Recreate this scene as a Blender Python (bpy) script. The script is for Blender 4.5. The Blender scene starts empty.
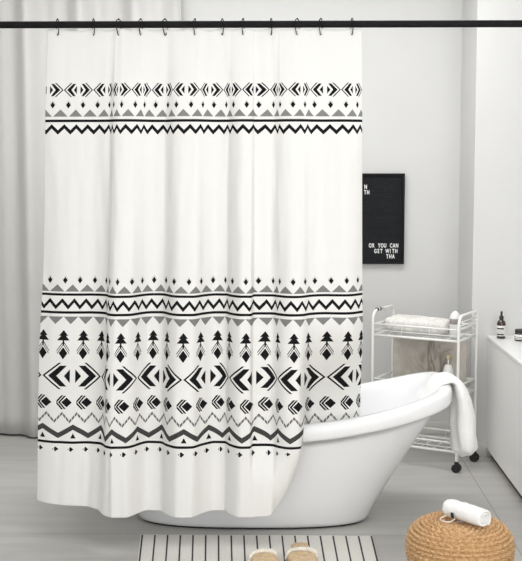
import bpy, bmesh, math, random
import numpy as np
from mathutils import Vector, Matrix, noise
random.seed(7)
S = bpy.context.scene
COL = S.collection
PI = math.pi

# ------------------------------------------------------------------ node helpers
class X:
    """a tiny arithmetic wrapper round shader math nodes"""
    nt = None
    def __init__(s, v): s.v = v
    @staticmethod
    def op(kind, *a):
        n = X.nt.nodes.new('ShaderNodeMath'); n.operation = kind
        for i, q in enumerate(a):
            q = q.v if isinstance(q, X) else q
            if isinstance(q, (int, float)): n.inputs[i].default_value = q
            else: X.nt.links.new(q, n.inputs[i])
        return X(n.outputs[0])
    def __add__(s, o): return X.op('ADD', s, o)
    __radd__ = __add__
    def __sub__(s, o): return X.op('SUBTRACT', s, o)
    def __rsub__(s, o): return X.op('SUBTRACT', o, s)
    def __mul__(s, o): return X.op('MULTIPLY', s, o)
    __rmul__ = __mul__
    def __truediv__(s, o): return X.op('DIVIDE', s, o)
    def __lt__(s, o): return X.op('LESS_THAN', s, o)
    def __gt__(s, o): return X.op('GREATER_THAN', s, o)
    def abs(s): return X.op('ABSOLUTE', s)
    def fract(s): return X.op('FRACT', s)
    def max(s, o): return X.op('MAXIMUM', s, o)
    def min(s, o): return X.op('MINIMUM', s, o)

def new_mat(name):
    m = bpy.data.materials.new(name); m.use_nodes = True
    return m, m.node_tree, m.node_tree.nodes['Principled BSDF']

def mat(name, col, rough=0.6, var=0.04, scale=20, bump=0.0, bscale=None, metal=0.0, spec=0.5, coat=0.0, stretch=None, sheen=0.0):
    m, nt, b = new_mat(name)
    tc = nt.nodes.new('ShaderNodeTexCoord')
    src = tc.outputs['Object']
    if stretch:
        mp = nt.nodes.new('ShaderNodeMapping'); mp.inputs['Scale'].default_value = stretch
        nt.links.new(src, mp.inputs['Vector']); src = mp.outputs[0]
    n = nt.nodes.new('ShaderNodeTexNoise'); n.inputs['Scale'].default_value = scale; n.inputs['Detail'].default_value = 4
    nt.links.new(src, n.inputs['Vector'])
    r = nt.nodes.new('ShaderNodeValToRGB')
    r.color_ramp.elements[0].position = 0.3; r.color_ramp.elements[1].position = 0.7
    r.color_ramp.elements[0].color = (*[c*(1-var) for c in col], 1)
    r.color_ramp.elements[1].color = (*[min(1, c*(1+var)) for c in col], 1)
    nt.links.new(n.outputs['Fac'], r.inputs['Fac']); nt.links.new(r.outputs[0], b.inputs['Base Color'])
    b.inputs['Roughness'].default_value = rough; b.inputs['Metallic'].default_value = metal
    b.inputs['Specular IOR Level'].default_value = spec; b.inputs['Coat Weight'].default_value = coat
    b.inputs['Coat Roughness'].default_value = 0.08
    b.inputs['Sheen Weight'].default_value = sheen
    if bump:
        n2 = nt.nodes.new('ShaderNodeTexNoise'); n2.inputs['Scale'].default_value = bscale or scale*4; n2.inputs['Detail'].default_value = 3
        nt.links.new(src, n2.inputs['Vector'])
        bp = nt.nodes.new('ShaderNodeBump'); bp.inputs['Strength'].default_value = bump; bp.inputs['Distance'].default_value = 0.004
        nt.links.new(n2.outputs['Fac'], bp.inputs['Height']); nt.links.new(bp.outputs[0], b.inputs['Normal'])
    return m

# ------------------------------------------------------------------ mesh helpers
def link(name, bm, m, parent=None, smooth=True, auto=None):
    me = bpy.data.meshes.new(name); bm.normal_update(); bm.to_mesh(me); bm.free()
    ms = m if isinstance(m, (list, tuple)) else [m]
    for q in ms: me.materials.append(q)
    if smooth: me.polygons.foreach_set('use_smooth', [True]*len(me.polygons))
    o = bpy.data.objects.new(name, me); COL.objects.link(o)
    if auto is not None:
        me.set_sharp_from_angle(angle=math.radians(auto))
    if parent: o.parent = parent
    return o
def thing(name, label, cat, loc=(0, 0, 0), rz=0, group=None):
    o = bpy.data.objects.new(name, None); COL.objects.link(o); o.empty_display_size = 0.05
    o.location = loc; o.rotation_euler = (0, 0, rz); return tag(o, label, cat, group)
def tag(o, label, cat, group=None):
    o['label'] = label; o['category'] = cat
    if group: o['group'] = group
    return o
def struct(o): o['kind'] = 'structure'; return o

def box(bm, c, s, bev=0.0, seg=2, rot=None):
    r = bmesh.ops.create_cube(bm, size=1.0)
    M = Matrix.Translation(c) @ (rot or Matrix.Identity(4)) @ Matrix.Diagonal((*s, 1))
    bmesh.ops.transform(bm, matrix=M, verts=r['verts'])
    if bev:
        es = {e for v in r['verts'] for e in v.link_edges}
        bmesh.ops.bevel(bm, geom=list(es), offset=bev, segments=seg, affect='EDGES', profile=0.5)
    return bm
def boxo(name, lo, hi, m, parent=None, bev=0.0):
    bm = bmesh.new()
    box(bm, [(a+b)/2 for a, b in zip(lo, hi)], [b-a for a, b in zip(lo, hi)], bev)
    return link(name, bm, m, parent, smooth=bev > 0, auto=35 if bev else None)
def smooth_path(pts, n=8, closed=False):
    P = [Vector(p) for p in pts]; out = []; N = len(P)
    rng = range(N if closed else N-1)
    for i in rng:
        if closed: a, b, c, d = P[i-1], P[i], P[(i+1) % N], P[(i+2) % N]
        else: a, b, c, d = P[max(i-1, 0)], P[i], P[i+1], P[min(i+2, N-1)]
        for k in range(n):
            t = k/n
            out.append(0.5*((2*b)+(c-a)*t+(2*a-5*b+4*c-d)*t*t+(3*b-a-3*c+d)*t**3))
    if not closed: out.append(P[-1])
    return out
def tube(bm, pts, r, seg=8, closed=False, cap=True):
    P = [Vector(p) for p in pts]; N = len(P); rings = []; up = None
    for i in range(N):
        if closed: t = P[(i+1) % N]-P[i-1]
        else: t = P[min(i+1, N-1)]-P[max(i-1, 0)]
        t.normalize()
        if up is None:
            up = Vector((0, 0, 1)) if abs(t.z) < 0.9 else Vector((1, 0, 0))
        up = (up - t*up.dot(t)); up.normalize() if up.length > 1e-6 else None
        s = t.cross(up)
        rr = r[i] if isinstance(r, (list, tuple)) else r
        rings.append([bm.verts.new(P[i]+(up*math.cos(2*PI*k/seg)+s*math.sin(2*PI*k/seg))*rr) for k in range(seg)])
    for i in range(N if closed else N-1):
        a, b = rings[i], rings[(i+1) % N]
        for k in range(seg):
            bm.faces.new((a[k], a[(k+1) % seg], b[(k+1) % seg], b[k]))
    if cap and not closed:
        bm.faces.new(rings[0][::-1]); bm.faces.new(rings[-1])
    return bm
def lathe(bm, prof, seg=32, c=(0, 0, 0)):
    rings = []
    for r, z in prof:
        if r < 1e-6: rings.append([bm.verts.new((c[0], c[1], c[2]+z))])
        else: rings.append([bm.verts.new((c[0]+r*math.cos(2*PI*k/seg), c[1]+r*math.sin(2*PI*k/seg), c[2]+z)) for k in range(seg)])
    for a, b in zip(rings, rings[1:]):
        for k in range(seg):
            k2 = (k+1) % seg
            if len(a) == 1 and len(b) == 1: continue
            if len(a) == 1: bm.faces.new((a[0], b[k2], b[k]))
            elif len(b) == 1: bm.faces.new((a[k], a[k2], b[0]))
            else: bm.faces.new((a[k], a[k2], b[k2], b[k]))
    bmesh.ops.recalc_face_normals(bm, faces=bm.faces[:])
    return bm
def grid(bm, f, nu, nv, closed_u=False):
    V = [[bm.verts.new(f(i/nu, j/nv)) for j in range(nv+1)] for i in range(nu if closed_u else nu+1)]
    for i in range(nu):
        for j in range(nv):
            a, b = V[i], V[(i+1) % len(V)] if closed_u else V[i+1]
            bm.faces.new((a[j], b[j], b[j+1], a[j+1]))
    return V
def pchip(xs, ys):
    xs = np.array(xs, float); ys = np.array(ys, float); h = np.diff(xs); d = np.diff(ys)/h
    m = np.zeros_like(xs); m[0] = d[0]; m[-1] = d[-1]
    for i in range(1, len(xs)-1):
        if d[i-1]*d[i] > 0:
            w1 = 2*h[i]+h[i-1]; w2 = h[i]+2*h[i-1]
            m[i] = (w1+w2)/(w1/d[i-1]+w2/d[i])
    def f(q):
        q = np.clip(np.asarray(q, float), xs[0], xs[-1])
        i = np.clip(np.searchsorted(xs, q, side='right')-1, 0, len(xs)-2)
        t = (q-xs[i])/h[i]
        return (2*t**3-3*t**2+1)*ys[i]+(t**3-2*t**2+t)*h[i]*m[i]+(-2*t**3+3*t**2)*ys[i+1]+(t**3-t**2)*h[i]*m[i+1]
    return f
def sstep(a, b, x):
    t = np.clip((x-a)/(b-a), 0, 1); return t*t*(3-2*t)

# ------------------------------------------------------------------ materials
M = {}
M['wall'] = mat('plaster_wall', (0.62, 0.62, 0.612), 0.9, 0.012, 3, 0.06, 60)
M['ceiling'] = mat('ceiling_paint', (0.8, 0.8, 0.8), 0.9, 0.01, 3)
M['trim'] = mat('painted_trim', (0.62, 0.61, 0.58), 0.6, 0.02, 8)
M['ledge'] = mat('ledge_lacquer', (0.86, 0.86, 0.85), 0.4, 0.01, 4)
M['ledge_lit'] = mat('ledge_lacquer_lit', (0.90, 0.90, 0.89), 0.35, 0.01, 10)  # same material as the body; the top's brighter light is put into the colour
M['plinth'] = mat('plinth_brown', (0.10, 0.065, 0.04), 0.7, 0.1, 10)
M['tub'] = mat('tub_acrylic', (0.83, 0.84, 0.85), 0.22, 0.004, 4, coat=0.3)
M['tubdark'] = mat('tub_base_gasket', (0.02, 0.02, 0.02), 0.7)
M['black'] = mat('black_metal', (0.008, 0.008, 0.009), 0.65, 0.1, 30, spec=0.15)
M['white_metal'] = mat('white_powder_coat', (0.84, 0.84, 0.81), 0.4, 0.01, 30)
M['chrome'] = mat('brushed_metal', (0.6, 0.6, 0.6), 0.3, 0.02, 30, metal=1)
M['rubber'] = mat('black_rubber', (0.012, 0.012, 0.012), 0.55, 0.1, 40)
M['terry'] = mat('white_terry', (0.95, 0.945, 0.93), 0.95, 0.02, 60, 0.7, 260, sheen=0.2)
M['terry_white'] = mat('white_towel', (0.90, 0.90, 0.89), 0.95, 0.02, 60, 0.5, 260, sheen=0.2)
M['drape'] = mat('drape_linen', (0.575, 0.57, 0.555), 0.95, 0.02, 40, 0.15, 300, stretch=(1, 1, 0.2))
M['straw'] = mat('tan_straw', (0.62, 0.46, 0.29), 0.8, 0.18, 60, 0.5, 200)
M['rope'] = mat('white_braid', (0.80, 0.76, 0.68), 0.85, 0.08, 80, 0.5, 300)
M['felt'] = mat('black_felt', (0.012, 0.013, 0.016), 0.95, 0.15, 40)
M['frame'] = mat('black_frame', (0.008, 0.008, 0.009), 0.6, 0.1, 30, spec=0.2)
M['letters'] = mat('white_plastic', (0.86, 0.86, 0.85), 0.5, 0.01, 30)
M['amber'] = mat('amber_glass', (0.030, 0.010, 0.005), 0.12, 0.1, 10, coat=0.5)
M['gold'] = mat('gold_ball', (0.72, 0.55, 0.30), 0.45, 0.08, 40)
M['ceramic'] = mat('white_ceramic', (0.82, 0.82, 0.81), 0.4, 0.01, 30)
M['ink'] = mat('label_ink', (0.02, 0.02, 0.02), 0.8)
M['paper'] = mat('label_paper', (0.72, 0.71, 0.69), 0.8, 0.02, 40)
M['greylabel'] = mat('grey_label', (0.30, 0.28, 0.25), 0.7, 0.1, 40)

def floor_mat():
    m, nt, b = new_mat('grey_stone_tiles'); X.nt = nt
    tc = nt.nodes.new('ShaderNodeTexCoord'); sp = nt.nodes.new('ShaderNodeSeparateXYZ')
    nt.links.new(tc.outputs['Object'], sp.inputs[0])
    x, y = X(sp.outputs[0]), X(sp.outputs[1])
    fx = ((x-0.945+61.5)/3.0).fract(); fy = ((y-4.637+60.6)/1.2).fract()
    gx = (fx-0.5).abs() < 0.0007; gy = (fy-0.5).abs() < 0.0015
    g = gx.max(gy)
    mp = nt.nodes.new('ShaderNodeMapping'); mp.inputs['Scale'].default_value = (1.2, 9, 1)
    nt.links.new(tc.outputs['Object'], mp.inputs[0])
    n = nt.nodes.new('ShaderNodeTexNoise'); n.inputs['Scale'].default_value = 1.6; n.inputs['Detail'].default_value = 6
    nt.links.new(mp.outputs[0], n.inputs['Vector'])
    r = nt.nodes.new('ShaderNodeValToRGB')
    r.color_ramp.elements[0].position = 0.3; r.color_ramp.elements[1].position = 0.72
    r.color_ramp.elements[0].color = (0.43, 0.42, 0.40, 1); r.color_ramp.elements[1].color = (0.51, 0.50, 0.48, 1)
    nt.links.new(n.outputs['Fac'], r.inputs[0])
    tone = nt.nodes.new('ShaderNodeTexWhiteNoise'); tone.noise_dimensions = '1D'     # each tile row its own batch tone
    nt.links.new(X.op('FLOOR', (y-4.637+60.0)/1.2).v, tone.inputs['W'])
    tn = X(tone.outputs['Value'])*0.14+0.93
    vm = nt.nodes.new('ShaderNodeVectorMath'); vm.operation = 'SCALE'
    nt.links.new(r.outputs[0], vm.inputs[0]); nt.links.new(tn.v, vm.inputs['Scale'])
    mx = nt.nodes.new('ShaderNodeMix'); mx.data_type = 'RGBA'
    nt.links.new(g.v, mx.inputs[0]); nt.links.new(vm.outputs[0], mx.inputs[6]); mx.inputs[7].default_value = (0.28, 0.27, 0.25, 1)
    nt.links.new(mx.outputs[2], b.inputs['Base Color'])
    b.inputs['Roughness'].default_value = 0.42; b.inputs['Specular IOR Level'].default_value = 0.4
    return m
M['floor'] = floor_mat()

def curtain_mat():
    """black and grey woven-look print; UV.x = fabric position in motif widths, UV.y = printed row"""
    m, nt, b = new_mat('printed_curtain_cloth'); X.nt = nt
    uv = nt.nodes.new('ShaderNodeUVMap'); uv.uv_map = 'UVMap'
    sp = nt.nodes.new('ShaderNodeSeparateXYZ'); nt.links.new(uv.outputs[0], sp.inputs[0])
    U, r = X(sp.outputs[0]), X(sp.outputs[1])
    T = 20.6; D = 0.75
    def local(P, c):                      # signed distance in row units to the nearest centre c+kP
        return (((U-(c-P/2)+P*8)/P).fract()-0.5)*(P*T)
    def band(y0, y1): return ((r-(y0+y1)/2).abs() < (y1-y0)/2)
    def zig(P, c, mid, amp, half):
        a = local(P, c).abs()             # peak (small row) at a=0
        k = a*(4*amp/(P*T))-amp+mid
        return ((r-k).abs() < half)
    def diamond(P, c, y, w, h, ring=True):
        a = local(P, c).abs()/w; dy = r-y
        d = (a+(dy/h).abs()) < 1
        if ring:
            e = ((a+((dy+0.35*h)/h)).abs()-0.05).abs()
            q = a-(dy+0.25*h)/h          # upper chevron gap
            d = d*(1-((q-0.55).abs() < 0.13))
        return d
    dark = None
    def put(mask, s=1.0):
        nonlocal dark
        k = mask*s if s != 1.0 else mask
        dark = k if dark is None else dark.max(k)
    # --- top block
    a = local(2*D, 0.68+D).abs(); ady = (r-90.4).abs()
    put(((a+ady-14.6).abs() < 0.75)*(ady < 7))
    put((a < 12.1-ady)*(a > 7.7-ady*0.75)*(ady < 6.2))
    put((a > 1.9)*(ady < (5.2-a)*1.25))
    put(diamond(D, 0.18, 104.8, 2.9, 4.1))
    a = local(D, 0.18+D/2).abs()
    put(((a < (r-109.8)*1.0))*(r < 117), 0.72)
    put(band(119.9, 122.5))
    put(zig(0.6, 0.15, 129.7, 3.0, 2.2))
    # --- middle block
    put(diamond(D, 0.2, 279.2, 2.9, 4.1))
    a = local(D, 0.2+D/2).abs()
    put((a < (r-284.1)*1.05)*(r < 291.2), 0.74)
    put(band(293.0, 295.4))
    put(zig(0.6, 0.25, 303.5, 3.5, 2.15))
    put(band(310.8, 313.3))
    put((a < (323.8-r)*1.0)*(r > 316.2), 0.74)
    # --- trees
    a = local(1.0, 0.0).abs()
    put((a < (r-329.6)*0.80)*(r < 335.4))
    put((a < (r-332.6)*0.86)*(r < 340.0))
    put((a < 0.8)*band(339.5, 345))
    put(((r-a*1.47-341.0).abs() < 0.7)*(a < 6.5))
    put(((r-a*1.47-344.1).abs() < 0.65)*(a < 6.1))
    put((a/4.4+((r-352.8)/6.1).abs()) < 1)
    # --- large arrows
    a = local(3.0, 1.5).abs(); ady = (r-375.5).abs()
    put(((a+ady*1.22-29.2).abs() < 1.25)*(ady < 13.2))
    put((a < 24.6-ady*1.12)*(a > 16.6-ady*1.0)*(ady < 10.4))
    put((a > 2.8)*(ady < (9.0-a)*1.12))
    # --- leaning diamonds with chevrons
    lx = local(1.0, 0.22); ady = (r-401.7).abs()
    put((lx.abs()/5.6+ady/4.9) < 1)
    put(((lx-ady*0.9+10.7).abs() < 1.1)*(ady < 7.0))
    put(((lx-ady*0.9+7.6).abs() < 1.1)*(ady < 6.6))
    # --- dashed thin zigzag
    dash = ((U*T/3.1).fract() < 0.84)
    put(zig(D, 0.25, 416.8, 4.2, 1.45)*dash, 0.84)
    # --- thick woven zigzag
    z1 = zig(1.5, 0.07, 430.5, 4.4, 2.7)
    spk = ((U*T/1.3).fract()*(r/1.1).fract()) > 0.62
    put(z1*(1-spk*0.12), 0.95)
    a = local(1.5, 0.07).abs()
    put((a < (r-432.2)*0.55)*(r < 437.4))
    put(band(440.3, 442.8))
    put(diamond(D, -0.05, 448.6, 3.2, 2.7, False)*(1-((local(D, -0.05)+1.6).abs() < 0.45)))
    # cloth tone with a faint weave
    tc = nt.nodes.new('ShaderNodeTexCoord')
    n = nt.nodes.new('ShaderNodeTexNoise'); n.inputs['Scale'].default_value = 240; n.inputs['Detail'].default_value = 2
    nt.links.new(tc.outputs['Object'], n.inputs['Vector'])
    rp = nt.nodes.new('ShaderNodeValToRGB')
    rp.color_ramp.elements[0].color = (0.76, 0.752, 0.728, 1); rp.color_ramp.elements[1].color = (0.81, 0.803, 0.785, 1)
    nt.links.new(n.outputs['Fac'], rp.inputs[0])
    mx = nt.nodes.new('ShaderNodeMix'); mx.data_type = 'RGBA'
    nt.links.new(dark.v, mx.inputs[0]); nt.links.new(rp.outputs[0], mx.inputs[6]); mx.inputs[7].default_value = (0.009, 0.009, 0.010, 1)
    nt.links.new(mx.outputs[2], b.inputs['Base Color'])
    b.inputs['Roughness'].default_value = 0.85; b.inputs['Specular IOR Level'].default_value = 0.12
    bp = nt.nodes.new('ShaderNodeBump'); bp.inputs['Strength'].default_value = 0.05; bp.inputs['Distance'].default_value = 0.001
    nt.links.new(n.outputs['Fac'], bp.inputs['Height']); nt.links.new(bp.outputs[0], b.inputs['Normal'])
    return m
M['curtain'] = curtain_mat()

def rug_mat():
    m, nt, b = new_mat('striped_rug'); X.nt = nt
    tc = nt.nodes.new('ShaderNodeTexCoord'); sp = nt.nodes.new('ShaderNodeSeparateXYZ')
    nt.links.new(tc.outputs['Object'], sp.inputs[0])
    x, y = X(sp.outputs[0]), X(sp.outputs[1])
    uvn = nt.nodes.new('ShaderNodeUVMap'); uvn.uv_map = 'UVMap'; su = nt.nodes.new('ShaderNodeSeparateXYZ'); nt.links.new(uvn.outputs[0], su.inputs[0])
    s = ((X(su.outputs[0])*18.21+0.354).fract()-0.5).abs() < 0.065
    s = s*(y < -0.006)
    n = nt.nodes.new('ShaderNodeTexNoise'); n.inputs['Scale'].default_value = 120; n.inputs['Detail'].default_value = 3
    nt.links.new(tc.outputs['Object'], n.inputs['Vector'])
    rp = nt.nodes.new('ShaderNodeValToRGB')
    rp.color_ramp.elements[0].color = (0.62, 0.60, 0.56, 1); rp.color_ramp.elements[1].color = (0.80, 0.785, 0.745, 1)
    nt.links.new(n.outputs['Fac'], rp.inputs[0])
    mx = nt.nodes.new('ShaderNodeMix'); mx.data_type = 'RGBA'
    nt.links.new(s.v, mx.inputs[0]); nt.links.new(rp.outputs[0], mx.inputs[6]); mx.inputs[7].default_value = (0.03, 0.03, 0.033, 1)
    nt.links.new(mx.outputs[2], b.inputs['Base Color']); b.inputs['Roughness'].default_value = 0.95
    bp = nt.nodes.new('ShaderNodeBump'); bp.inputs['Strength'].default_value = 0.5; bp.inputs['Distance'].default_value = 0.003
    nt.links.new(n.outputs['Fac'], bp.inputs['Height']); nt.links.new(bp.outputs[0], b.inputs['Normal'])
    return m
M['rug'] = rug_mat()

def marble(name, c0, c1, c2, scale, rough=0.5):
    m, nt, b = new_mat(name)
    tc = nt.nodes.new('ShaderNodeTexCoord')
    n = nt.nodes.new('ShaderNodeTexNoise'); n.inputs['Scale'].default_value = scale; n.inputs['Detail'].default_value = 7; n.inputs['Distortion'].default_value = 2.2
    mp = nt.nodes.new('ShaderNodeMapping'); mp.inputs['Scale'].default_value = (1.5, 1.5, 0.55)
    nt.links.new(tc.outputs['Object'], mp.inputs[0]); nt.links.new(mp.outputs[0], n.inputs['Vector'])
    r = nt.nodes.new('ShaderNodeValToRGB'); e = r.color_ramp.elements
    e[0].position = 0.36; e[0].color = (*c0, 1); e[1].position = 0.62; e[1].color = (*c1, 1)
    k = e.new(0.49); k.color = (*c2, 1)
    k = e.new(0.515); k.color = (*[0.5*(p+q) for p, q in zip(c1, c2)], 1)
    k = e.new(0.46); k.color = (*c0, 1)
    nt.links.new(n.outputs['Fac'], r.inputs[0]); nt.links.new(r.outputs[0], b.inputs['Base Color'])
    b.inputs['Roughness'].default_value = rough
    return m
def veined():
    m, nt, b = new_mat('veined_beige_marble'); X.nt = nt
    tc = nt.nodes.new('ShaderNodeTexCoord')
    def nz(scale, sc, dist):
        mp = nt.nodes.new('ShaderNodeMapping'); mp.inputs['Scale'].default_value = sc
        n = nt.nodes.new('ShaderNodeTexNoise'); n.inputs['Scale'].default_value = scale; n.inputs['Detail'].default_value = 6; n.inputs['Distortion'].default_value = dist
        nt.links.new(tc.outputs['Object'], mp.inputs[0]); nt.links.new(mp.outputs[0], n.inputs['Vector']); return X(n.outputs['Fac'])
    sp = nt.nodes.new('ShaderNodeSeparateXYZ'); nt.links.new(tc.outputs['Object'], sp.inputs[0])
    x, z = X(sp.outputs[0]), X(sp.outputs[2])
    zone = X.op('MAXIMUM', 1-((x-0.045+(z-0.1)*0.1).abs()/0.13), 0.12)
    vein = X.op('MAXIMUM', 1-((nz(7, (1.6, 1, 0.7), 1.5)-0.5).abs()/0.09), 0.0)*zone
    base = nz(9, (1, 1, 0.8), 1.0)
    r = nt.nodes.new('ShaderNodeValToRGB'); e = r.color_ramp.elements
    e[0].position = 0.3; e[0].color = (0.45, 0.41, 0.36, 1); e[1].position = 0.7; e[1].color = (0.62, 0.58, 0.53, 1)
    nt.links.new(base.v, r.inputs[0])
    mx = nt.nodes.new('ShaderNodeMix'); mx.data_type = 'RGBA'
    nt.links.new(vein.v, mx.inputs[0]); nt.links.new(r.outputs[0], mx.inputs[6]); mx.inputs[7].default_value = (0.13, 0.095, 0.07, 1)
    nt.links.new(mx.outputs[2], b.inputs['Base Color']); b.inputs['Roughness'].default_value = 0.5
    return m
M['marble'] = veined()
M['marblecloth'] = marble('pale_marbled_cloth', (0.78, 0.77, 0.74), (0.74, 0.73, 0.70), (0.62, 0.60, 0.56), 9.0, 0.9)

def wicker_mat():
    m, nt, b = new_mat('water_hyacinth_weave')
    tc = nt.nodes.new('ShaderNodeTexCoord')
    n = nt.nodes.new('ShaderNodeTexNoise'); n.inputs['Scale'].default_value = 130; n.inputs['Detail'].default_value = 4
    nt.links.new(tc.outputs['Object'], n.inputs['Vector'])
    r = nt.nodes.new('ShaderNodeValToRGB')
    r.color_ramp.elements[0].position = 0.30; r.color_ramp.elements[0].color = (0.42, 0.235, 0.10, 1)
    r.color_ramp.elements[1].position = 0.72; r.color_ramp.elements[1].color = (0.74, 0.49, 0.26, 1)
    nt.links.new(n.outputs['Fac'], r.inputs[0]); nt.links.new(r.outputs[0], b.inputs['Base Color'])
    b.inputs['Roughness'].default_value = 0.6
    return m
M['wicker'] = wicker_mat()

# ------------------------------------------------------------------ room
XL, XR, YB, YP, XP, HC = -2.4, 1.95, 6.45, 5.96, 0.995, 2.75
struct(boxo('floor', (XL-0.1, -1.2, -0.1), (XR+0.1, YB+0.1, 0), M['floor']))
struct(boxo('wall_back', (XL-0.1, YB, 0), (XR+0.1, YB+0.1, HC), M['wall']))
struct(boxo('wall_pilaster', (XP, YP, 0), (XR, YB, HC), M['wall']))
struct(boxo('wall_right', (XR, -1.2, 0), (XR+0.1, YB, HC), M['wall']))
struct(boxo('wall_left', (XL-0.1, -1.2, 0), (XL, YB, HC), M['wall']))
struct(boxo('ceiling', (XL-0.1, -1.2, HC), (XR+0.1, YB+0.1, HC+0.1), M['ceiling']))
struct(boxo('baseboard_back', (-0.6, YB-0.012, 0), (XP, YB, 0.075), M['trim'], bev=0.003))
struct(boxo('baseboard_pilaster', (XP-0.012, YP-0.012, 0), (1.13, YP, 0.075), M['trim'], bev=0.003))
struct(boxo('baseboard_pilaster_side', (XP-0.012, YP, 0), (XP, YB-0.012, 0.075), M['trim'], bev=0.003))

# built-in ledge on the right
lg = thing('bathroom_ledge', 'long white boxed-in ledge along the right wall, waist high, bottle and jar on its top', 'ledge', (1.5, 5.0, 0))
def rel(o, t):  # child built in world coordinates
    o.parent = t; o.matrix_parent_inverse = (Matrix.Translation(t.location) @ Matrix.Rotation(t.rotation_euler.z, 4, 'Z')).inverted(); return o
rel(boxo('ledge_body', (1.078, 3.4, 0.05), (XR-0.002, YP-0.002, 0.622), M['ledge']), lg)
rel(boxo('ledge_top', (1.074, 3.4, 0.622), (XR-0.002, YP-0.002, 0.642), M['ledge_lit'], bev=0.003), lg)
rel(boxo('plinth', (1.105, 3.42, 0.0), (XR-0.002, YP-0.014, 0.05), M['plinth']), lg)['label'] = 'recessed brown plinth'

# window drape behind on the left
bm = bmesh.new()
def fdrape(u, v):
    x = -2.3+u*1.75
    w = 0.5+0.5*v
    y = 6.345+0.035*math.sin(x*19+0.6*math.sin(x*5))+0.018*math.sin(x*43+1.3)
    y += 0.012*noise.noise(Vector((x*3, v*1.5, 0)))
    return (x, y, 0.012+v*2.62)
grid(bm, fdrape, 260, 24)
dr = link('window_drape', bm, M['drape']); tag(dr, 'pale grey floor-length drape with soft vertical folds hanging on the back wall at left', 'drape')
sm = dr.modifiers.new('thick', 'SOLIDIFY'); sm.thickness = 0.003
bm = bmesh.new(); tube(bm, [(XL, 6.345, 2.66), (-0.5, 6.345, 2.66)], 0.012, 12)
tag(link('drape_rail', bm, M['white_metal']), 'white rail under the ceiling carrying the grey drape', 'curtain rail')

# ------------------------------------------------------------------ curtain rod
YC, ZR = 4.5, 2.0605
rod = thing('curtain_rod', 'long straight black shower curtain rod running wall to wall', 'curtain rod', (0, YC, ZR))
bm = bmesh.new(); tube(bm, [(XL+0.012, 0, 0), (XR-0.012, 0, 0)], 0.0137, 24); link('rod', bm, M['black'], rod, auto=40)
for sx in (XL, XR):
    bm = bmesh.new(); s = 1 if sx < 0 else -1
    tube(bm, [(sx, 0, 0), (sx+s*0.016, 0, 0)], 0.03, 24); link('end_flange', bm, M['black'], rod, auto=40)

# ------------------------------------------------------------------ printed shower curtain
TX = [-0.2, 0, 1, 2, 3, 3.5, 4, 5, 6, 7, 8, 9, 10, 11, 12, 13, 13.25, 13.45, 14, 15, 16, 17, 18, 19, 20.2]
TP = [38.5, 42.4, 64, 83.8, 102.8, 107.6, 110.6, 124, 139.4, 153.4, 168.3, 185.4, 201.6, 218, 230, 247, 251.2, 253.4, 265.5, 278, 294, 308, 327, 348, 363.5]
TS = [20, 21, 21, 20, 15, 5, 9, 21, 8, 20, 8, 21, 10, 20, 9, 20, 13, 12, 21, 5, 21, 9, 22, 19, 8]
DU = [-0.2, 0.5, 1.4, 2.2, 3, 3.5, 4, 4.7, 5.3, 6, 6.9, 7.4, 8, 8.8, 9.4, 10.1, 10.9, 11.5, 12.1, 12.8, 13.2, 13.5, 14.2, 15, 15.9, 16.5, 17.1, 17.9, 18.8, 20.2]
DV = [0.02, -0.005, -0.015, -0.010, -0.022, -0.045, -0.078, -0.092, -0.088, -0.045, 0.0, 0.0, -0.040, -0.085, -0.083, -0.040, 0.000, 0.000, -0.040, -0.082, -0.078, -0.030, -0.028, -0.055, -0.088, -0.078, -0.045, -0.020, -0.025, 0.035]
DW = list(DV); DW[3:7] = [-0.014, -0.040, -0.058, -0.076]; DW[19:25] = [-0.082, -0.082, -0.080, -0.080, -0.082, -0.088]
def hermite(xs, ys, ms):
    xs, ys, m = np.array(xs, float), np.array(ys, float), np.array(ms, float); h = np.diff(xs)
    def f(q):
        q = np.clip(np.asarray(q, float), xs[0], xs[-1]); i = np.clip(np.searchsorted(xs, q, side='right')-1, 0, len(xs)-2); t = (q-xs[i])/h[i]
        return (2*t**3-3*t**2+1)*ys[i]+(t**3-2*t**2+t)*h[i]*m[i]+(-2*t**3+3*t**2)*ys[i+1]+(t**3-t**2)*h[i]*m[i+1]
    return f
fx = hermite(TX, TP, TS); fd = pchip(DU, DV); fw = pchip(DU, DW)
HU = [-0.2, 1, 3, 4, 13, 14, 14.4, 14.8, 15.2, 15.6, 16.0, 16.4, 16.62, 16.66, 20.2]
HV = [502, 504, 506, 510, 510, 509, 507.5, 505, 500, 491, 476, 455, 438, 442, 442]
fh = pchip(HU[:13], HV[:13])
def height_of(r):
    q = r-28.0; return 2.048-0.0037908*q-3.479e-7*q*q
def width_of(r): return 0.003867+(r-28)*3.06e-7
NU, NR = 640, 260
us = np.linspace(-0.2, 20.2, NU+1); rs = np.concatenate([np.linspace(29, 440, 190), np.linspace(442, 510, NR+1-190)])
UU, RR = np.meshgrid(us, rs, indexing='ij')
xb = fx(UU)
fxw = hermite(TX, [p+{3: -2.3, 3.5: -1.4, 4: 2.0}.get(u, 0) for u, p in zip(TX, TP)], [max(t, 11) if 1 < u < 20 else t for u, t in zip(TX, TS)])
lx_ = sstep(400, 490, RR); xb = xb*(1-lx_)+fxw(UU)*lx_
left_top = 47.6; xt = left_top+(xb-38.5)*(361.0-left_top)/(363.5-38.5)
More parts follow.
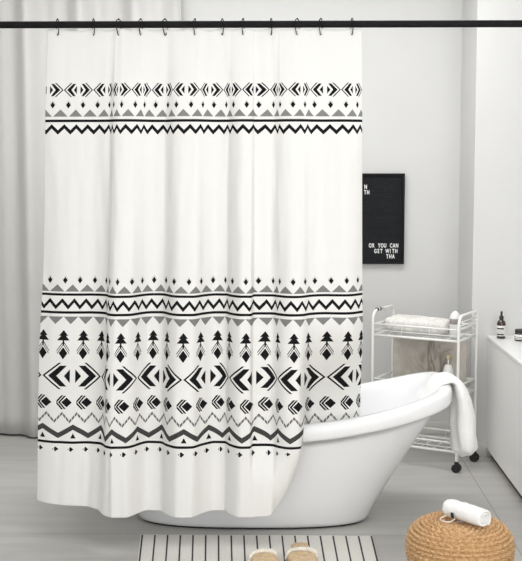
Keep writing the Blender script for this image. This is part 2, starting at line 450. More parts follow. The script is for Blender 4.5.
# left edge leans out towards the hem
k = (48.0-pchip([28, 130, 270, 345, 400, 510], [48, 46, 42.8, 38.6, 37.2, 35.6])(RR))/(48.0-38.6)
px = xt+(xb-xt)*k
out = UU < 16.64
hem = np.where(out, fh(UU), 442.0)
r0 = np.minimum(446.0, hem-14)
Rm = np.where(RR > r0, r0+(RR-r0)*(hem-r0)/(510.0-r0), RR)
amp = 0.06+0.30*sstep(30, 120, RR)+0.64*sstep(60, 330, RR)+0.12*sstep(330, 505, RR)
mean = -0.03
lo = sstep(425, 480, RR)
dep = (mean+(fd(UU)*(1-lo)+fw(UU)*lo-mean)*amp)
dep += 0.034*(1-sstep(28, 120, RR))              # gathered straight under the rod
# the right end is carried over the rim into the tub
ins = sstep(16.2, 17.4, UU)*sstep(320, 412, RR)
ins = np.maximum(ins, sstep(16.45, 16.75, UU)*sstep(395, 425, RR))
dep = dep*(1-ins)+ins*(0.148+0.4*(dep-mean)+0.04*sstep(18, 20.2, UU))
curl = sstep(14.2, 16.6, UU)*(1-sstep(16.6, 16.9, UU))
dep += curl*0.015*sstep(430, 500, RR)
edge = np.clip((RR-r0)/(510-r0), 0, 1)*sstep(14.0, 15.0, UU)*(1-sstep(16.5, 16.7, UU))
dep += 0.035*edge**3
px += -1.5*edge**2
wr = np.zeros_like(px); zz = height_of(Rm)
ring_px = [58, 94, 119, 141, 165, 195, 222, 243, 271, 297, 320, 351]
for i in range(NU+1):
    for j in range(NR+1):
        wr[i, j] = 0.006*noise.noise(Vector((UU[i, j]*1.15, RR[i, j]*0.006, 2.0)))+0.0028*noise.noise(Vector((UU[i, j]*2.3, RR[i, j]*0.02, 7.0)))
dep += wr*(0.4+0.6*sstep(28, 200, RR))
zz -= 0.16*ins*(1.51-zz)/4.5                     # slack where it sinks into the tub
XX = (px-281.0)*width_of(Rm); YY = YC+dep
# top edge dips a little between the rings
d_ring = np.min(np.abs(px[:, :, None]-np.array(ring_px)[None, None, :]), axis=2)
zz -= 0.007*sstep(2, 13, d_ring)*(1-sstep(28, 60, RR))
verts = np.stack([XX, YY, zz], axis=2).reshape(-1, 3)
faces = []; idx = lambda i, j: i*(NR+1)+j
for i in range(NU):
    for j in range(NR): faces.append((idx(i, j), idx(i, j+1), idx(i+1, j+1), idx(i+1, j)))
me = bpy.data.meshes.new('curtain_panel'); me.from_pydata(verts.tolist(), [], faces)
uvl = me.uv_layers.new(name='UVMap'); li = np.zeros(len(me.loops), dtype=np.int32); me.loops.foreach_get('vertex_index', li)
uvv = np.stack([UU.reshape(-1), RR.reshape(-1)], axis=1)[li]; uvl.data.foreach_set('uv', uvv.astype(np.float32).reshape(-1))
me.polygons.foreach_set('use_smooth', [True]*len(me.polygons)); me.materials.append(M['curtain']); me.update()
cur = thing('shower_curtain', 'white shower curtain printed with black geometric bands hanging in front of the tub', 'shower curtain', (0, 0, 0))
cp = bpy.data.objects.new('curtain_panel', me); COL.objects.link(cp); cp.parent = cur
sm = cp.modifiers.new('thick', 'SOLIDIFY'); sm.thickness = 0.0012; sm.offset = 0

ordn = ['leftmost', 'second from left', 'third from left', 'fourth from left', 'fifth from left', 'sixth from left', 'sixth from right',
        'fifth from right', 'fourth from right', 'third from right', 'second from right', 'rightmost']
def ring_mesh():
    bm = bmesh.new()
    loop = [(0, 0.0185, 0.0), (0, 0.015, 0.0135), (0, 0.0, 0.0195), (0, -0.015, 0.0135), (0, -0.0185, 0.0), (0, -0.013, -0.020),
            (0, -0.006, -0.036), (0, 0.0, -0.040), (0, 0.006, -0.036), (0, 0.013, -0.020)]
    tube(bm, smooth_path(loop, 6, True), 0.0019, 8, closed=True)
    bmesh.ops.create_uvsphere(bm, u_segments=10, v_segments=8, radius=0.0036, matrix=Matrix.Translation((0, -0.0, 0.0205)))
    return bm
rme = None
for i, p in enumerate(ring_px):
    if rme is None:
        o = link('curtain_ring', ring_mesh(), M['black']); rme = o.data
    else:
        o = bpy.data.objects.new('curtain_ring', rme); COL.objects.link(o)
    jcol = int(np.argmin(np.abs(px[:, 1]-p)))
    o.location = (XX[jcol, 1], YC, ZR); o.rotation_euler = (0, 0, math.radians(random.choice([-1, 1])*random.uniform(12, 30)))
    tag(o, 'black wire curtain ring on the rod, %s of the twelve' % ordn[i], 'curtain ring', 'curtain rings on the rod')
    bm = bmesh.new()
    jj = int(np.argmin(np.abs(zz[jcol]-(ZR-0.036))))
    c = Vector((XX[jcol, jj], YY[jcol, jj], zz[jcol, jj]))
    tube(bm, [(c.x+0.0055*math.cos(a), c.y, c.z+0.0055*math.sin(a)) for a in [2*PI*t/16 for t in range(16)]], 0.0014, 6, closed=True)
    link('eyelet', bm, M['chrome'], cur)

# ------------------------------------------------------------------ bathtub
TCX, TCY = -0.12, 4.905
tub = thing('bathtub', 'white freestanding oval bathtub with raised ends behind the printed curtain', 'bathtub', (TCX, TCY, 0))
def plan(th, a, b, p=2.7):
    c, s = math.cos(th), math.sin(th)
    return (a*math.copysign(abs(c)**(2/p), c), b*math.copysign(abs(s)**(2/p), s))
AR, BR = 0.840, 0.365
def rim_z(x): return 0.468+0.138*(min(abs(x)/AR, 1.0))**1.9
bm = bmesh.new()
SEG = 160; rings = []
def ring(fn): rings.append([bm.verts.new(fn(2*PI*k/SEG)) for k in range(SEG)])
def at(a, b, zf):
    def f(th):
        q = 2.7+1.7*min(max((a-AB)/(AR-0.05-AB), 0), 1)
        xr, _ = plan(th, AR, BR, q); x, y = plan(th, a, b, q); return (x, y, zf(rim_z(xr)))
    return f
AB, BB = 0.507, 0.225
# shell from the floor up
ring(at(AB-0.03, BB-0.03, lambda R: 0.006)); ring(at(AB-0.008, BB-0.008, lambda R: 0.012)); ring(at(AB, BB, lambda R: 0.028))
for t in [i/10 for i in range(1, 11)]:
    e = t**1.0; fl = t**1.08
    a_ = AB+(AR-0.045-AB)*fl; b_ = BB+(BR-0.03-BB)*t**0.85
    ring(at(a_, b_, lambda R, t=t: 0.028+(R-0.070-0.028)*t))
# rolled lip
for da, dz in ((-0.030, -0.070), (-0.010, -0.070), (-0.003, -0.064), (0.0, -0.054), (0.0, -0.016), (-0.004, -0.006), (-0.012, -0.0005), (-0.022, 0.0), (-0.040, -0.002), (-0.052, -0.007), (-0.060, -0.018)):
    ring(at(AR+da, BR+da, lambda R, dz=dz: R+dz))
# inner bowl
for t in [i/10 for i in range(1, 10)]:
    a_ = (AR-0.062)+(0.46-(AR-0.062))*t**0.95; b_ = (BR-0.062)+(0.20-(BR-0.062))*t**1.3
    ring(at(a_, b_, lambda R, t=t: (R-0.02)+(0.115-(R-0.02))*t))
ring(at(0.44, 0.185, lambda R: 0.092)); ring(at(0.38, 0.14, lambda R: 0.082)); ring(at(0.2, 0.07, lambda R: 0.08))
for a, b in zip(rings, rings[1:]):
    for k in range(SEG): bm.faces.new((a[k], a[(k+1) % SEG], b[(k+1) % SEG], b[k]))
bm.faces.new(rings[-1]); bm.faces.new(rings[0][::-1])
link('tub_shell', bm, M['tub'], tub)
bm = bmesh.new()
R2 = [[bm.verts.new((*plan(2*PI*k/SEG, AB-0.022, BB-0.022, 2.7), z)) for k in range(SEG)] for z in (0.0, 0.008)]
for k in range(SEG): bm.faces.new((R2[0][k], R2[0][(k+1) % SEG], R2[1][(k+1) % SEG], R2[1][k]))
bm.faces.new(R2[1]); bm.faces.new(R2[0][::-1])
link('base_gasket', bm, M['tubdark'], tub, auto=40)['label'] = 'thin black seal under the tub'
bm = bmesh.new(); lathe(bm, [(0, 0.004), (0.022, 0.004), (0.026, 0.0), (0.026, -0.003)], 24, (0, 0, 0.081)); link('drain', bm, M['chrome'], tub, auto=40)

# towel bunched over the right end of the tub
path = smooth_path([(0.580, 0.450), (0.622, 0.525), (0.660, 0.594), (0.696, 0.613), (0.732, 0.612), (0.760, 0.572), (0.776, 0.50), (0.783, 0.41), (0.789, 0.34), (0.795, 0.284)] and
                   [(p[0], 0, p[1]) for p in [(0.580, 0.450), (0.622, 0.525), (0.660, 0.594), (0.696, 0.613), (0.732, 0.612), (0.760, 0.572), (0.776, 0.50), (0.783, 0.41), (0.789, 0.34), (0.795, 0.284)]], 7)
NP = len(path); bm = bmesh.new(); SG = 48; rr = []
fth = pchip([0, 0.25, 0.42, 0.55, 0.75, 0.93, 1.0], [0.010, 0.013, 0.015, 0.030, 0.050, 0.054, 0.022])
fwd = pchip([0, 0.3, 0.5, 0.75, 0.92, 1.0], [0.12, 0.115, 0.10, 0.105, 0.09, 0.035])
for i, P in enumerate(path):
    t = i/(NP-1); tg = (path[min(i+1, NP-1)]-path[max(i-1, 0)]).normalized(); nr = Vector((tg.z, 0, -tg.x))
    if nr.x < -0.2 and t < 0.3: pass
    row = []
    for k in range(SG):
        a = 2*PI*k/SG; w = math.sin(a)*float(fwd(t)); h = math.cos(a)*float(fth(t))
        fold = 0.009*math.sin(w*75+t*4)*float(sstep(0.45, 0.8, t))*(1 if h > 0 else 0.4)
        fold += 0.010*noise.noise(Vector((w*16, t*7, 3)))*float(sstep(0.3, 0.8, t))
        q = P+nr*((h+fold*math.cos(a)) if t > 0.4 else h) + Vector((0, 4.875+w+0.012*noise.noise(Vector((t*6, 1, k*0.05))), 0))
        if t > 0.9: q.z += 0.016*noise.noise(Vector((w*25, h*30, 9)))
        row.append(bm.verts.new(q))
    rr.append(row)
for a, b in zip(rr, rr[1:]):
    for k in range(SG): bm.faces.new((a[k], a[(k+1) % SG], b[(k+1) % SG], b[k]))
bm.faces.new(rr[0]); bm.faces.new(rr[-1][::-1])
bmesh.ops.recalc_face_normals(bm, faces=bm.faces[:])
tw = link('bath_towel', bm, M['terry']); tag(tw, 'white fluffy towel draped over the raised right end of the bathtub', 'towel')

# ------------------------------------------------------------------ trolley
LEN, DEP = 0.465, 0.2515; hl, hd = LEN/2, DEP/2
TRZ = -math.atan2(0.498, 0.867)
TLOC = (0.737, 5.853, 0)
tr = thing('storage_trolley', 'white metal three-tier rolling cart with basket shelves beside the pilaster', 'trolley', TLOC, TRZ)
def tpart(name, bm, m, auto=None): return link(name, bm, m, tr, auto=auto)
for sx in (-1, 1):
    bm = bmesh.new(); x = sx*hl
    pts = [(x, -hd, 0.055), (x, -hd, 0.4), (x, -hd, 0.735)]
    pts += [(x, -hd+0.05*(1-math.cos(a)), 0.735+0.048*math.sin(a)) for a in [PI/2*q/6 for q in range(1, 7)]]
    pts += [(x, hd-0.03, 0.784)]+[(x, hd-0.03+0.03*math.sin(a), 0.754+0.030*math.cos(a)) for a in [PI/2*q/5 for q in range(1, 6)]]
    pts += [(x, hd, 0.4), (x, hd, 0.055)]
    tube(bm, pts, 0.0072, 12)
    tpart('side_frame', bm, M['white_metal'], 60)
def basket(name, z0, z1):
    bm = bmesh.new(); x0, x1, y0, y1 = -hl+0.008, hl-0.008, -hd+0.004, hd-0.004
    rect = lambda z: [(x0, y0, z), (x1, y0, z), (x1, y1, z), (x0, y1, z)]
    for z, r in ((z1, 0.005), (z0, 0.0065)):
        q = rect(z)
        for a, b in zip(q, q[1:]+q[:1]): tube(bm, [a, b], r, 8)
    zm = (z0*0.55+z1*0.45)
    for s in (x0, x1): tube(bm, [(s, y0, zm), (s, y1, zm)], 0.0028, 6)
    tube(bm, [(x0, y0, zm), (x1, y0, zm)], 0.0022, 6)
    for i in range(1, 3):
        x = x0+(x1-x0)*i/3
        tube(bm, [(x, y0, z0), (x, y0, z1)], 0.0017, 6)
        tube(bm, [(x, y1, z0), (x, y1, z1)], 0.0017, 6)
    for i in range(1, 7):
        x = x0+(x1-x0)*i/7; tube(bm, [(x, y0, z0+0.002), (x, y1, z0+0.002)], 0.0019, 6)
    for i in range(1, 3):
        y = y0+(y1-y0)*i/3; tube(bm, [(x0, y, z0-0.001), (x1, y, z0-0.001)], 0.0025, 6)
    return tpart(name, bm, M['white_metal'])
basket('basket_shelf', 0.657, 0.714); basket('basket_shelf', 0.372, 0.430); basket('basket_shelf', 0.100, 0.145)
for sx in (1,):                                   # extra side guard wires high on the frame
    bm = bmesh.new()
    for z in (0.733, 0.752): tube(bm, [(sx*hl, -hd+0.004, z), (sx*hl, hd, z)], 0.0028, 6)
    tpart('guard_rail', bm, M['white_metal'])
for sx in (-1, 1):
    for sy in (-1, 1):
        bm = bmesh.new(); c = Vector((sx*hl, sy*hd, 0.0215))
        for o in (-0.009, 0.009):
            tube(bm, [c+Vector((0, o-0.007, 0)), c+Vector((0, o+0.007, 0))], 0.0215, 24)
        w = tpart('caster', bm, M['rubber'], 40); w['label'] = 'black twin-wheel caster'
        bm = bmesh.new(); box(bm, c+Vector((0, 0, 0.020)), (0.022, 0.012, 0.026), 0.004); tube(bm, [c+Vector((0, 0, 0.02)), c+Vector((0, 0, 0.045))], 0.006, 10)
        link('caster_fork', bm, M['rubber'], w, auto=40)
TM = Matrix.Translation(TLOC) @ Matrix.Rotation(TRZ, 4, 'Z')
def tw_(x, y, z): return TM @ Vector((x, y, z))

# folded marbled cloth in the top basket
bm = bmesh.new()
def bundle(u, v):
    th = u*2*PI; L = (v-0.5)*0.335
    e = 1-abs(2*v-1)**7*0.30
    c, s = math.cos(th), math.sin(th)
    y = 0.090*e*math.copysign(abs(c)**0.6, c); z = 0.040*e*math.copysign(abs(s)**0.55, s)
    z += 0.006*noise.noise(Vector((L*14, y*18, 1)))+ (0.005*math.sin(y*60+L*9) if s > 0 else 0)
    y += 0.004*noise.noise(Vector((L*16, z*40, 5)))
    return (L-0.030, y, z+0.049)
V = grid(bm, bundle, 56, 40, True)
bm.faces.new([r[0] for r in V]); bm.faces.new([r[-1] for r in V][::-1]); bmesh.ops.recalc_face_normals(bm, faces=bm.faces[:])
o = link('folded_cloth', bm, M['marblecloth']); o.location = tw_(0, 0, 0.659); o.rotation_euler.z = TRZ
tag(o, 'pale marbled folded cloth lying in the top basket of the cart', 'cloth')
# small dome-topped white bottle beside it
b_ = thing('dome_bottle', 'small white dome-topped bottle with grey label at the right end of the top basket', 'bottle', tw_(0.176, -0.03, 0.6615), TRZ)
bm = bmesh.new(); lathe(bm, [(0, 0), (0.024, 0), (0.026, 0.003), (0.026, 0.078), (0.025, 0.088), (0.021, 0.098), (0.013, 0.107), (0.005, 0.112), (0, 0.113)], 28); link('bottle_body', bm, M['ceramic'], b_)
b_.scale = (1.05, 1.05, 1.2)
bm = bmesh.new(); lathe(bm, [(0.0258, 0.058), (0.0266, 0.059), (0.0266, 0.080), (0.0258, 0.081)], 28); link('label_band', bm, M['greylabel'], b_)['label'] = 'grey label band'
# marbled board on the middle shelf
bm = bmesh.new(); box(bm, (0, 0, 0.125), (0.405, 0.012, 0.250), 0.002)
o = link('marbled_board', bm, M['marble'], auto=40); o.location = tw_(-0.012, hd-0.030, 0.3765); o.rotation_euler = (math.radians(-2), 0, TRZ)
tag(o, 'beige and brown veined marbled board standing on the middle shelf of the cart', 'board')
# bottle with gold ball stopper
b_ = thing('stopper_bottle', 'white bottle with a round gold stopper standing on the middle shelf of the cart', 'bottle', tw_(0.135, -0.01, 0.3765), TRZ)
bm = bmesh.new(); lathe(bm, [(0, 0), (0.029, 0), (0.031, 0.004), (0.030, 0.07), (0.022, 0.118), (0.017, 0.138), (0.0145, 0.140), (0, 0.140)], 28); link('bottle_body', bm, M['ceramic'], b_, auto=50)
bm = bmesh.new(); tube(bm, [(0, 0, 0.138), (0, 0, 0.172)], 0.0035, 10); link('neck', bm, M['ceramic'], b_)
bm = bmesh.new(); bmesh.ops.create_uvsphere(bm, u_segments=20, v_segments=14, radius=0.0105, matrix=Matrix.Translation((0, 0, 0.180))); link('stopper', bm, M['gold'], b_)['label'] = 'round gold stopper'
# black clip on the left hoop
b_ = thing('hair_clip', 'small black and white clip on top of the left hoop of the cart', 'clip', tw_(-hl, -hd+0.062, 0.7905), TRZ)
for y, m_, n_ in ((-0.014, 'black', 'clip_band'), (0.0, 'letters', 'clip_body'), (0.016, 'black', 'clip_band')):
    bm = bmesh.new(); tube(bm, [(0, y-0.006, -0.0068), (0, y+0.006, -0.0068)], 0.0098, 14); link(n_, bm, M[m_], b_, auto=40)
bm = bmesh.new(); tube(bm, smooth_path([(0.004, 0.020, 0.0), (0.014, 0.034, -0.004), (0.022, 0.040, -0.022)], 6), 0.0028, 8); link('clip_tail', bm, M['chrome'], b_)

# ------------------------------------------------------------------ letter board
BX0, BX1, BZ0, BZ1 = 0.285, 0.688, 0.975, 1.480
lb = thing('letter_board', 'black felt letter board with white plastic letters on the back wall beside the curtain', 'letter board', ((BX0+BX1)/2, YB, BZ0))
w_, h_ = BX1-BX0, BZ1-BZ0; fr = 0.012
bm = bmesh.new()
for c, s in (((0, -0.0135, fr/2), (w_, 0.027, fr)), ((0, -0.0135, h_-fr/2), (w_, 0.027, fr)), ((-w_/2+fr/2, -0.0135, h_/2), (fr, 0.027, h_-2*fr)), ((w_/2-fr/2, -0.0135, h_/2), (fr, 0.027, h_-2*fr))):
    box(bm, c, s, 0.0015)
link('board_frame', bm, M['frame'], lb, auto=40)
bm = bmesh.new(); box(bm, (0, -0.006, h_/2), (w_-2*fr, 0.012, h_-2*fr))
z = fr+0.008
while z < h_-fr-0.004:
    box(bm, (0, -0.0135, z), (w_-2*fr, 0.004, 0.0055), 0.0015, 1); z += 0.0098
link('felt_panel', bm, M['felt'], lb, auto=40)
def letters(text, x_right, zc, size, step):
    for i, ch in enumerate(reversed(text)):
        if ch == ' ': continue
        cu = bpy.data.curves.new('letter', 'FONT'); cu.body = ch; cu.size = size; cu.align_x = 'CENTER'; cu.extrude = 0.0016; cu.offset = 0.0009
        tmp = bpy.data.objects.new('tmp', cu); COL.objects.link(tmp)
        bpy.context.view_layer.update()
        me = bpy.data.meshes.new_from_object(tmp.evaluated_get(bpy.context.evaluated_depsgraph_get()))
        bpy.data.objects.remove(tmp); bpy.data.curves.remove(cu)
        me.materials.clear(); me.materials.append(M['letters'])
        o = bpy.data.objects.new('letter', me); COL.objects.link(o); o.parent = lb
        o.rotation_euler = (PI/2, 0, 0); o.scale = (0.62, 1, 1); o.location = (x_right-0.007-i*step-lb.location.x, -0.0172, zc-size*0.35-BZ0)
letters('OR YOU CAN', 0.656, 1.079, 0.032, 0.0166)
letters('GET WITH', 0.652, 1.048, 0.032, 0.0166)
letters('THA', 0.636, 1.018, 0.032, 0.0166)
letters('N', 0.478, 1.406, 0.032, 0.0166)
letters('TH', 0.492, 1.376, 0.032, 0.0166)

# ------------------------------------------------------------------ bottle and jar on the ledge
b_ = thing('dropper_bottle', 'dark amber dropper bottle with white label at the far end of the ledge', 'bottle', (1.128, 5.855, 0.642))
bm = bmesh.new(); lathe(bm, [(0, 0), (0.0205, 0), (0.0225, 0.003), (0.0225, 0.074), (0.0215, 0.082), (0.017, 0.090), (0.0095, 0.095), (0.009, 0.100), (0, 0.100)], 28); link('bottle_body', bm, M['amber'], b_)
bm = bmesh.new(); lathe(bm, [(0.0224, 0.013), (0.0231, 0.014), (0.0231, 0.066), (0.0224, 0.067)], 28); lab = link('paper_label', bm, M['paper'], b_)
bm = bmesh.new()
def arc_bar(bm, R, a0, a1, z0, z1, n=10):
    vs = [[bm.verts.new((R*math.cos(a0+(a1-a0)*i/n), R*math.sin(a0+(a1-a0)*i/n), z)) for z in (z0, z1)] for i in range(n+1)]
    for p, q in zip(vs, vs[1:]): bm.faces.new((p[0], q[0], q[1], p[1]))
d0 = -PI/2-0.2
for z0, z1 in ((0.048, 0.0555), (0.0185, 0.0255)): arc_bar(bm, 0.0234, d0-1.05, d0+0.62, z0, z1)
for z in (0.042, 0.037, 0.032): arc_bar(bm, 0.0233, d0-0.7, d0+0.4, z, z+0.0009)
link('label_print', bm, M['ink'], lab)['label'] = 'black bars printed on the label'
bm = bmesh.new(); lathe(bm, [(0.0115, 0.097), (0.0115, 0.112), (0.0095, 0.114), (0.0062, 0.117), (0.0055, 0.130), (0.0062, 0.134), (0.004, 0.139), (0, 0.140)], 20); link('dropper_cap', bm, M['rubber'], b_, auto=50)
b_ = thing('cosmetic_jar', 'low dark amber jar with black lid beside the dropper bottle on the ledge', 'jar', (1.214, 5.775, 0.642))
bm = bmesh.new(); lathe(bm, [(0, 0), (0.032, 0), (0.034, 0.003), (0.034, 0.037), (0.031, 0.041), (0, 0.041)], 32); link('jar_body', bm, M['amber'], b_, auto=50)
bm = bmesh.new(); lathe(bm, [(0.0338, 0.008), (0.0346, 0.009), (0.0346, 0.033), (0.0338, 0.034)], 32); lab = link('paper_label', bm, M['paper'], b_)
bm = bmesh.new(); arc_bar(bm, 0.0349, -3.4, 0.2, 0.020, 0.0225, 20); arc_bar(bm, 0.0349, -3.4, 0.2, 0.012, 0.0145, 20); link('label_print', bm, M['ink'], lab)
bm = bmesh.new(); lathe(bm, [(0, 0.041), (0.0315, 0.041), (0.0315, 0.055), (0.0295, 0.057), (0, 0.057)], 32); link('lid', bm, M['rubber'], b_, auto=50)

# ------------------------------------------------------------------ striped rug
RX0, RX1, RY0, RY1 = -0.577, 0.376, 3.55, 4.610
bm = bmesh.new(); uvk = bm.loops.layers.uv.new('UVMap')
def rugp(u, v, z):                                  # hand-woven: a little narrower towards the near end
    y = (RY0-RY1)*v; xl = RX0-(RX0+RX1)/2+0.085*(-y); xr = RX1-(RX0+RX1)/2
    return (xl+(xr-xl)*u, y+0.0015*math.sin(u*40), z+0.0006*math.sin(u*60)*math.sin(v*30))
RN, RV = 120, 40
T_ = [[bm.verts.new(rugp(i/RN, j/RV, 0.006)) for j in range(RV+1)] for i in range(RN+1)]
B_ = [[bm.verts.new(rugp(i/RN, j/RV, 0.001)) if i in (0, RN) or j in (0, RV) else None for j in range(RV+1)] for i in range(RN+1)]
def rf(vs, us):
    f = bm.faces.new(vs)
    for l, (a, b) in zip(f.loops, us): l[uvk].uv = (a, b)
for i in range(RN):
    for j in range(RV): rf((T_[i][j], T_[i][j+1], T_[i+1][j+1], T_[i+1][j]), ((i/RN, j/RV), (i/RN, (j+1)/RV), ((i+1)/RN, (j+1)/RV), ((i+1)/RN, j/RV)))
for i in range(RN):
    for j in (0, RV):
        vs = (T_[i][j], T_[i+1][j], B_[i+1][j], B_[i][j]); us_ = [(i/RN, j/RV), ((i+1)/RN, j/RV), ((i+1)/RN, j/RV), (i/RN, j/RV)]
        rf(vs if j == 0 else vs[::-1], us_ if j == 0 else us_[::-1])
for j in range(RV):
    for i in (0, RN):
        vs = (T_[i][j+1], T_[i][j], B_[i][j], B_[i][j+1])
        rf(vs if i == 0 else vs[::-1], [(i/RN, 0)]*4)
o = link('striped_rug', bm, M['rug'], auto=40); o.location = ((RX0+RX1)/2, RY1, 0)
tag(o, 'cream rug with thin black stripes lying on the grey floor in front of the tub', 'rug')

# ------------------------------------------------------------------ straw slippers
def slipper(label, x, y, rz, pom, s0):
    t = thing('straw_slipper', label, 'slipper', (x, y, 0.006), rz, 'straw slippers on the rug')
    def half(s):  # s 0 (heel) .. 1 (toe) -> half width
        return 0.055*math.sin(PI*min(max(s, 0.0), 1.0))**0.42*(0.86+0.22*s)
    Ls = 0.245
    out = []
    N = 28
    for i in range(N): s = 0.5-0.5*math.cos(PI*i/(N-1)); out.append((half(s), -s*Ls))
    for i in range(N-2, 0, -1): s = 0.5-0.5*math.cos(PI*i/(N-1)); out.append((-half(s), -s*Ls))
    bm = bmesh.new()
    lo = [bm.verts.new((p[0]*0.96, p[1], 0.0)) for p in out]; hi = [bm.verts.new((p[0], p[1], 0.020)) for p in out]
    n = len(out)
    for k in range(n): bm.faces.new((lo[k], hi[k], hi[(k+1) % n], lo[(k+1) % n]))
    bm.faces.new(lo); ft = bm.faces.new(hi)
    bmesh.ops.recalc_face_normals(bm, faces=bm.faces[:])
    link('sole', bm, M['straw'], t, auto=40)
    def cap(u, v):                                   # closed toe cap, open towards the heel
        sv = s0+(0.985-s0)*v; a = PI*u; hw = half(sv)*1.06
        hz = 0.026*(1-0.80*v)
        return Vector((hw*math.cos(a), -sv*Ls, 0.006+(0.012+hz)*math.sin(a)**0.42))
    bm = bmesh.new(); grid(bm, cap, 28, 22)
    for v in bm.verts: v.co += Vector((0, 0, 0.0016*math.sin(v.co.y*420)*math.cos(v.co.x*380)))
    s_ = link('toe_cap', bm, M['straw'], t); q = s_.modifiers.new('thick', 'SOLIDIFY'); q.thickness = 0.004
    bm = bmesh.new()
    arc = smooth_path([cap(k/20, 0.0)*1.0+Vector((0, 0.002, 0.006)) for k in range(21)], 4)
    for ph in (0.0, PI):                              # two twisted strands make the braid
        tube(bm, [q+Vector((0.0025*math.cos(k*0.6+ph), 0.0045*math.sin(k*0.6+ph), 0.0025*math.cos(k*0.6+ph))) for k, q in enumerate(arc)], 0.0068, 6)
    link('braided_edge', bm, M['rope'], t)['label'] = 'white braided edging of the opening'
    if pom:
        bm = bmesh.new(); bmesh.ops.create_icosphere(bm, subdivisions=4, radius=0.034)
        for v in bm.verts:
            v.co *= 1+0.25*noise.noise(v.co*90)+0.1*noise.noise(v.co*260)
            v.co.z *= 0.42; v.co += Vector((0.0, -0.062, 0.032))
        link('straw_lining', bm, M['straw'], t)['label'] = 'fuzzy straw lining'
    return t
slipper('straw slipper with white braided opening on the rug, the turned-out left one', -0.084, 4.338, math.radians(14), False, 0.30)
slipper('straw slipper with fuzzy straw lining behind its braided opening, right one on the rug', 0.074, 4.432, math.radians(3), True, 0.58)

# ------------------------------------------------------------------ woven pouf
PX, PY = 0.655, 4.1
pf = thing('woven_pouf', 'round braided straw pouf on the floor at lower right with a rolled towel on it', 'pouf', (PX, PY, 0))
prof = smooth_path([(0.120, 0, 0.0), (0.160, 0, 0.030), (0.186, 0, 0.085), (0.192, 0, 0.145), (0.180, 0, 0.187), (0.152, 0, 0.216), (0.108, 0, 0.230), (0.055, 0, 0.230), (0.0, 0, 0.225)], 40)
ds = [0.0]
for a, b in zip(prof, prof[1:]): ds.append(ds[-1]+(b-a).length)
tot = ds[-1]; NV, NS = 230, 560
def pp(t):
    s = t*tot; i = min(max(np.searchsorted(ds, s)-1, 0), len(prof)-2); f = (s-ds[i])/(ds[i+1]-ds[i])
    p = prof[i].lerp(prof[i+1], f); tg = (prof[i+1]-prof[i]).normalized()
    return p, Vector((tg.z, 0, -tg.x))
ROW = 0.0165
bm = bmesh.new(); V = []
for j in range(NV):
    t = j/(NV-1)*0.992; p, nrm = pp(t); s = t*tot
    row = s/ROW; ri = math.floor(row); rf = row-ri
    ridge = math.sin(PI*rf)**0.8
    nst = max(6, int(round(2*PI*p.x/0.019))) if False else 62
    rng = []
    # strand count follows the ring's own circumference
    pc, _ = pp(min((ri+0.5)*ROW/tot, 0.992)); nst = max(8, round(2*PI*pc.x/0.026))
    for k in range(NS):
        a = 2*PI*k/NS
        sk = (rf-0.5)*0.9*(1 if ri % 2 else -1)
        w = abs(math.sin((a*nst/2)+sk*PI*0.8+ri*1.7))**0.8
        h = 0.016*ridge*(0.25+0.75*w)+0.0018*noise.noise(Vector((math.cos(a)*9, math.sin(a)*9, s*30)))
        q = p+nrm*(h-0.009); rad = max(q.x, 0.0005)
        rng.append(bm.verts.new((rad*math.cos(a), rad*math.sin(a), max(q.z, 0.0))))
    V.append(rng)
for a, b in zip(V, V[1:]):
    for k in range(NS): bm.faces.new((a[k], a[(k+1) % NS], b[(k+1) % NS], b[k]))
bm.faces.new(V[-1]); bm.faces.new(V[0][::-1])
link('woven_body', bm, M['wicker'], pf)

# rolled towel on the pouf
A = Vector((0.612, 4.115, 0.275)); B = Vector((0.721, 3.975, 0.270))
ax = (B-A); LT = ax.length; ax.normalize()
rt = thing('rolled_towel', 'small white rolled towel with a black tag lying on the woven pouf', 'towel', A, math.atan2(ax.y, ax.x))
bm = bmesh.new(); RO = 0.039
def spiral_loop():
    outer, inner = [], []
    n = 150; turns = 3.3; th = 0.0088
    for i in range(n+1):
        f = i/n; a = turns*2*PI*(1-f); rad = RO-th*0.5-(1-f)*0+0
        rad = 0.004+(RO-0.004)*f
        outer.append((rad*math.cos(a-0.9), rad*math.sin(a-0.9)))
        rad2 = max(rad-th, 0.0008)
        inner.append((rad2*math.cos(a-0.9), rad2*math.sin(a-0.9)))
    return outer+inner[::-1]
lp = spiral_loop(); NL = 26; rows = []
for j in range(NL+1):
    f = j/NL; row = []
    endr = 1.0-0.10*(abs(2*f-1)**8)
    for (y, z) in lp:
        q = Vector((f*LT, y*endr*1.04, z*endr*(0.97)))
        nz = noise.noise(Vector((f*7, y*50, z*50)))
        q += Vector((0.004*noise.noise(Vector((y*60, z*60, f))), y*0.05*nz, z*0.05*nz)); row.append(bm.verts.new(q))
    rows.append(row)
n = len(lp)
for a, b in zip(rows, rows[1:]):
    for k in range(n): bm.faces.new((a[k], a[(k+1) % n], b[(k+1) % n], b[k]))
h = n//2
for row, flip in ((rows[0], False), (rows[-1], True)):
    for k in range(h-1):
        f4 = (row[k], row[k+1], row[n-2-k], row[n-1-k]); bm.faces.new(f4[::-1] if flip else f4)
bmesh.ops.recalc_face_normals(bm, faces=bm.faces[:])
link('towel_roll', bm, M['terry_white'], rt)
def onroll(f, ang, R=RO+0.0012): return Vector((f*LT, R*math.cos(ang)*1.04, R*math.sin(ang)*0.97))
bm = bmesh.new()   # band round the roll
vs = [[bm.verts.new(onroll(f, -PI*0.62+i*PI*0.9/16)) for f in (0.30, 0.40)] for i in range(17)]
for p, q in zip(vs, vs[1:]): bm.faces.new((p[0], q[0], q[1], p[1]))
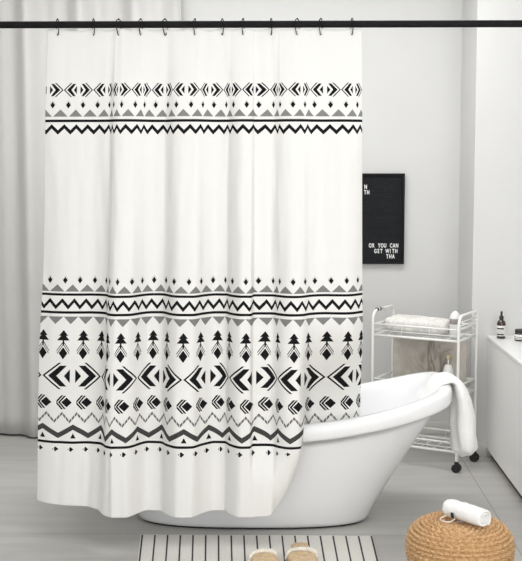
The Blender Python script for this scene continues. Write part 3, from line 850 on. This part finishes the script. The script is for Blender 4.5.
o = link('towel_band', bm, M['rope'], rt); q = o.modifiers.new('thick', 'SOLIDIFY'); q.thickness = 0.0015
bm = bmesh.new()
vs = [[bm.verts.new(onroll(f, PI+0.42-i*0.50/6, RO+0.0032)) for f in (0.31, 0.39)] for i in range(7)]
for p, q in zip(vs, vs[1:]): bm.faces.new((p[0], p[1], q[1], q[0]))
o = link('black_tag', bm, M['ink'], rt); q = o.modifiers.new('thick', 'SOLIDIFY'); q.thickness = 0.001; o['label'] = 'small black tag'
bm = bmesh.new()
lpth = [(0.10*LT, -0.024, -0.020), (0.06*LT, -0.048, -0.029), (0.16*LT, -0.062, -0.0295), (0.34*LT, -0.056, -0.0295), (0.38*LT, -0.034, -0.020)]
tube(bm, smooth_path(lpth, 8), 0.0022, 8); link('hanging_loop', bm, M['rope'], rt)

# ------------------------------------------------------------------ light
w = bpy.data.worlds.new('World'); S.world = w; w.use_nodes = True
bg = w.node_tree.nodes['Background']; bg.inputs[0].default_value = (1.0, 1.0, 1.0, 1); bg.inputs[1].default_value = 2.3
def area(name, loc, target, sx, sy, power, col=(1, 1, 1)):
    l = bpy.data.lights.new(name, 'AREA'); l.shape = 'RECTANGLE'; l.size = sx; l.size_y = sy; l.energy = power; l.color = col
    o = bpy.data.objects.new(name, l); COL.objects.link(o); o.location = loc
    o.rotation_euler = (Vector(target)-Vector(loc)).to_track_quat('-Z', 'Y').to_euler(); return o
area('window_light', (1.85, 2.2, 1.6), (-0.5, 4.6, 0.9), 1.6, 1.8, 30, (1.0, 0.99, 0.97))
area('ceiling_light', (0.0, 2.8, 2.70), (0.0, 2.9, 0.0), 2.4, 1.8, 15, (1.0, 0.995, 0.98))
area('added_back_fill', (-0.3, 5.2, 2.70), (-0.3, 5.5, 0.6), 2.6, 0.9, 36, (1.0, 0.995, 0.985))  # added fill without a fixture, brightens the back wall behind the curtain

# ------------------------------------------------------------------ camera
cam = bpy.data.cameras.new('Camera'); cam.sensor_fit = 'HORIZONTAL'; cam.sensor_width = 36.0; cam.lens = 1150.0/522.0*36.0
co = bpy.data.objects.new('Camera', cam); COL.objects.link(co); co.location = (0, 0, 1.51)
co.rotation_euler = (PI/2-math.atan(112.5/1150), 0, math.atan(20/1150)); cam.clip_start = 0.05
S.camera = co
S.view_settings.view_transform = 'Standard'; S.view_settings.look = 'None'; S.view_settings.gamma = 1.0; S.view_settings.use_curve_mapping = False
S.view_settings.exposure = 0.36
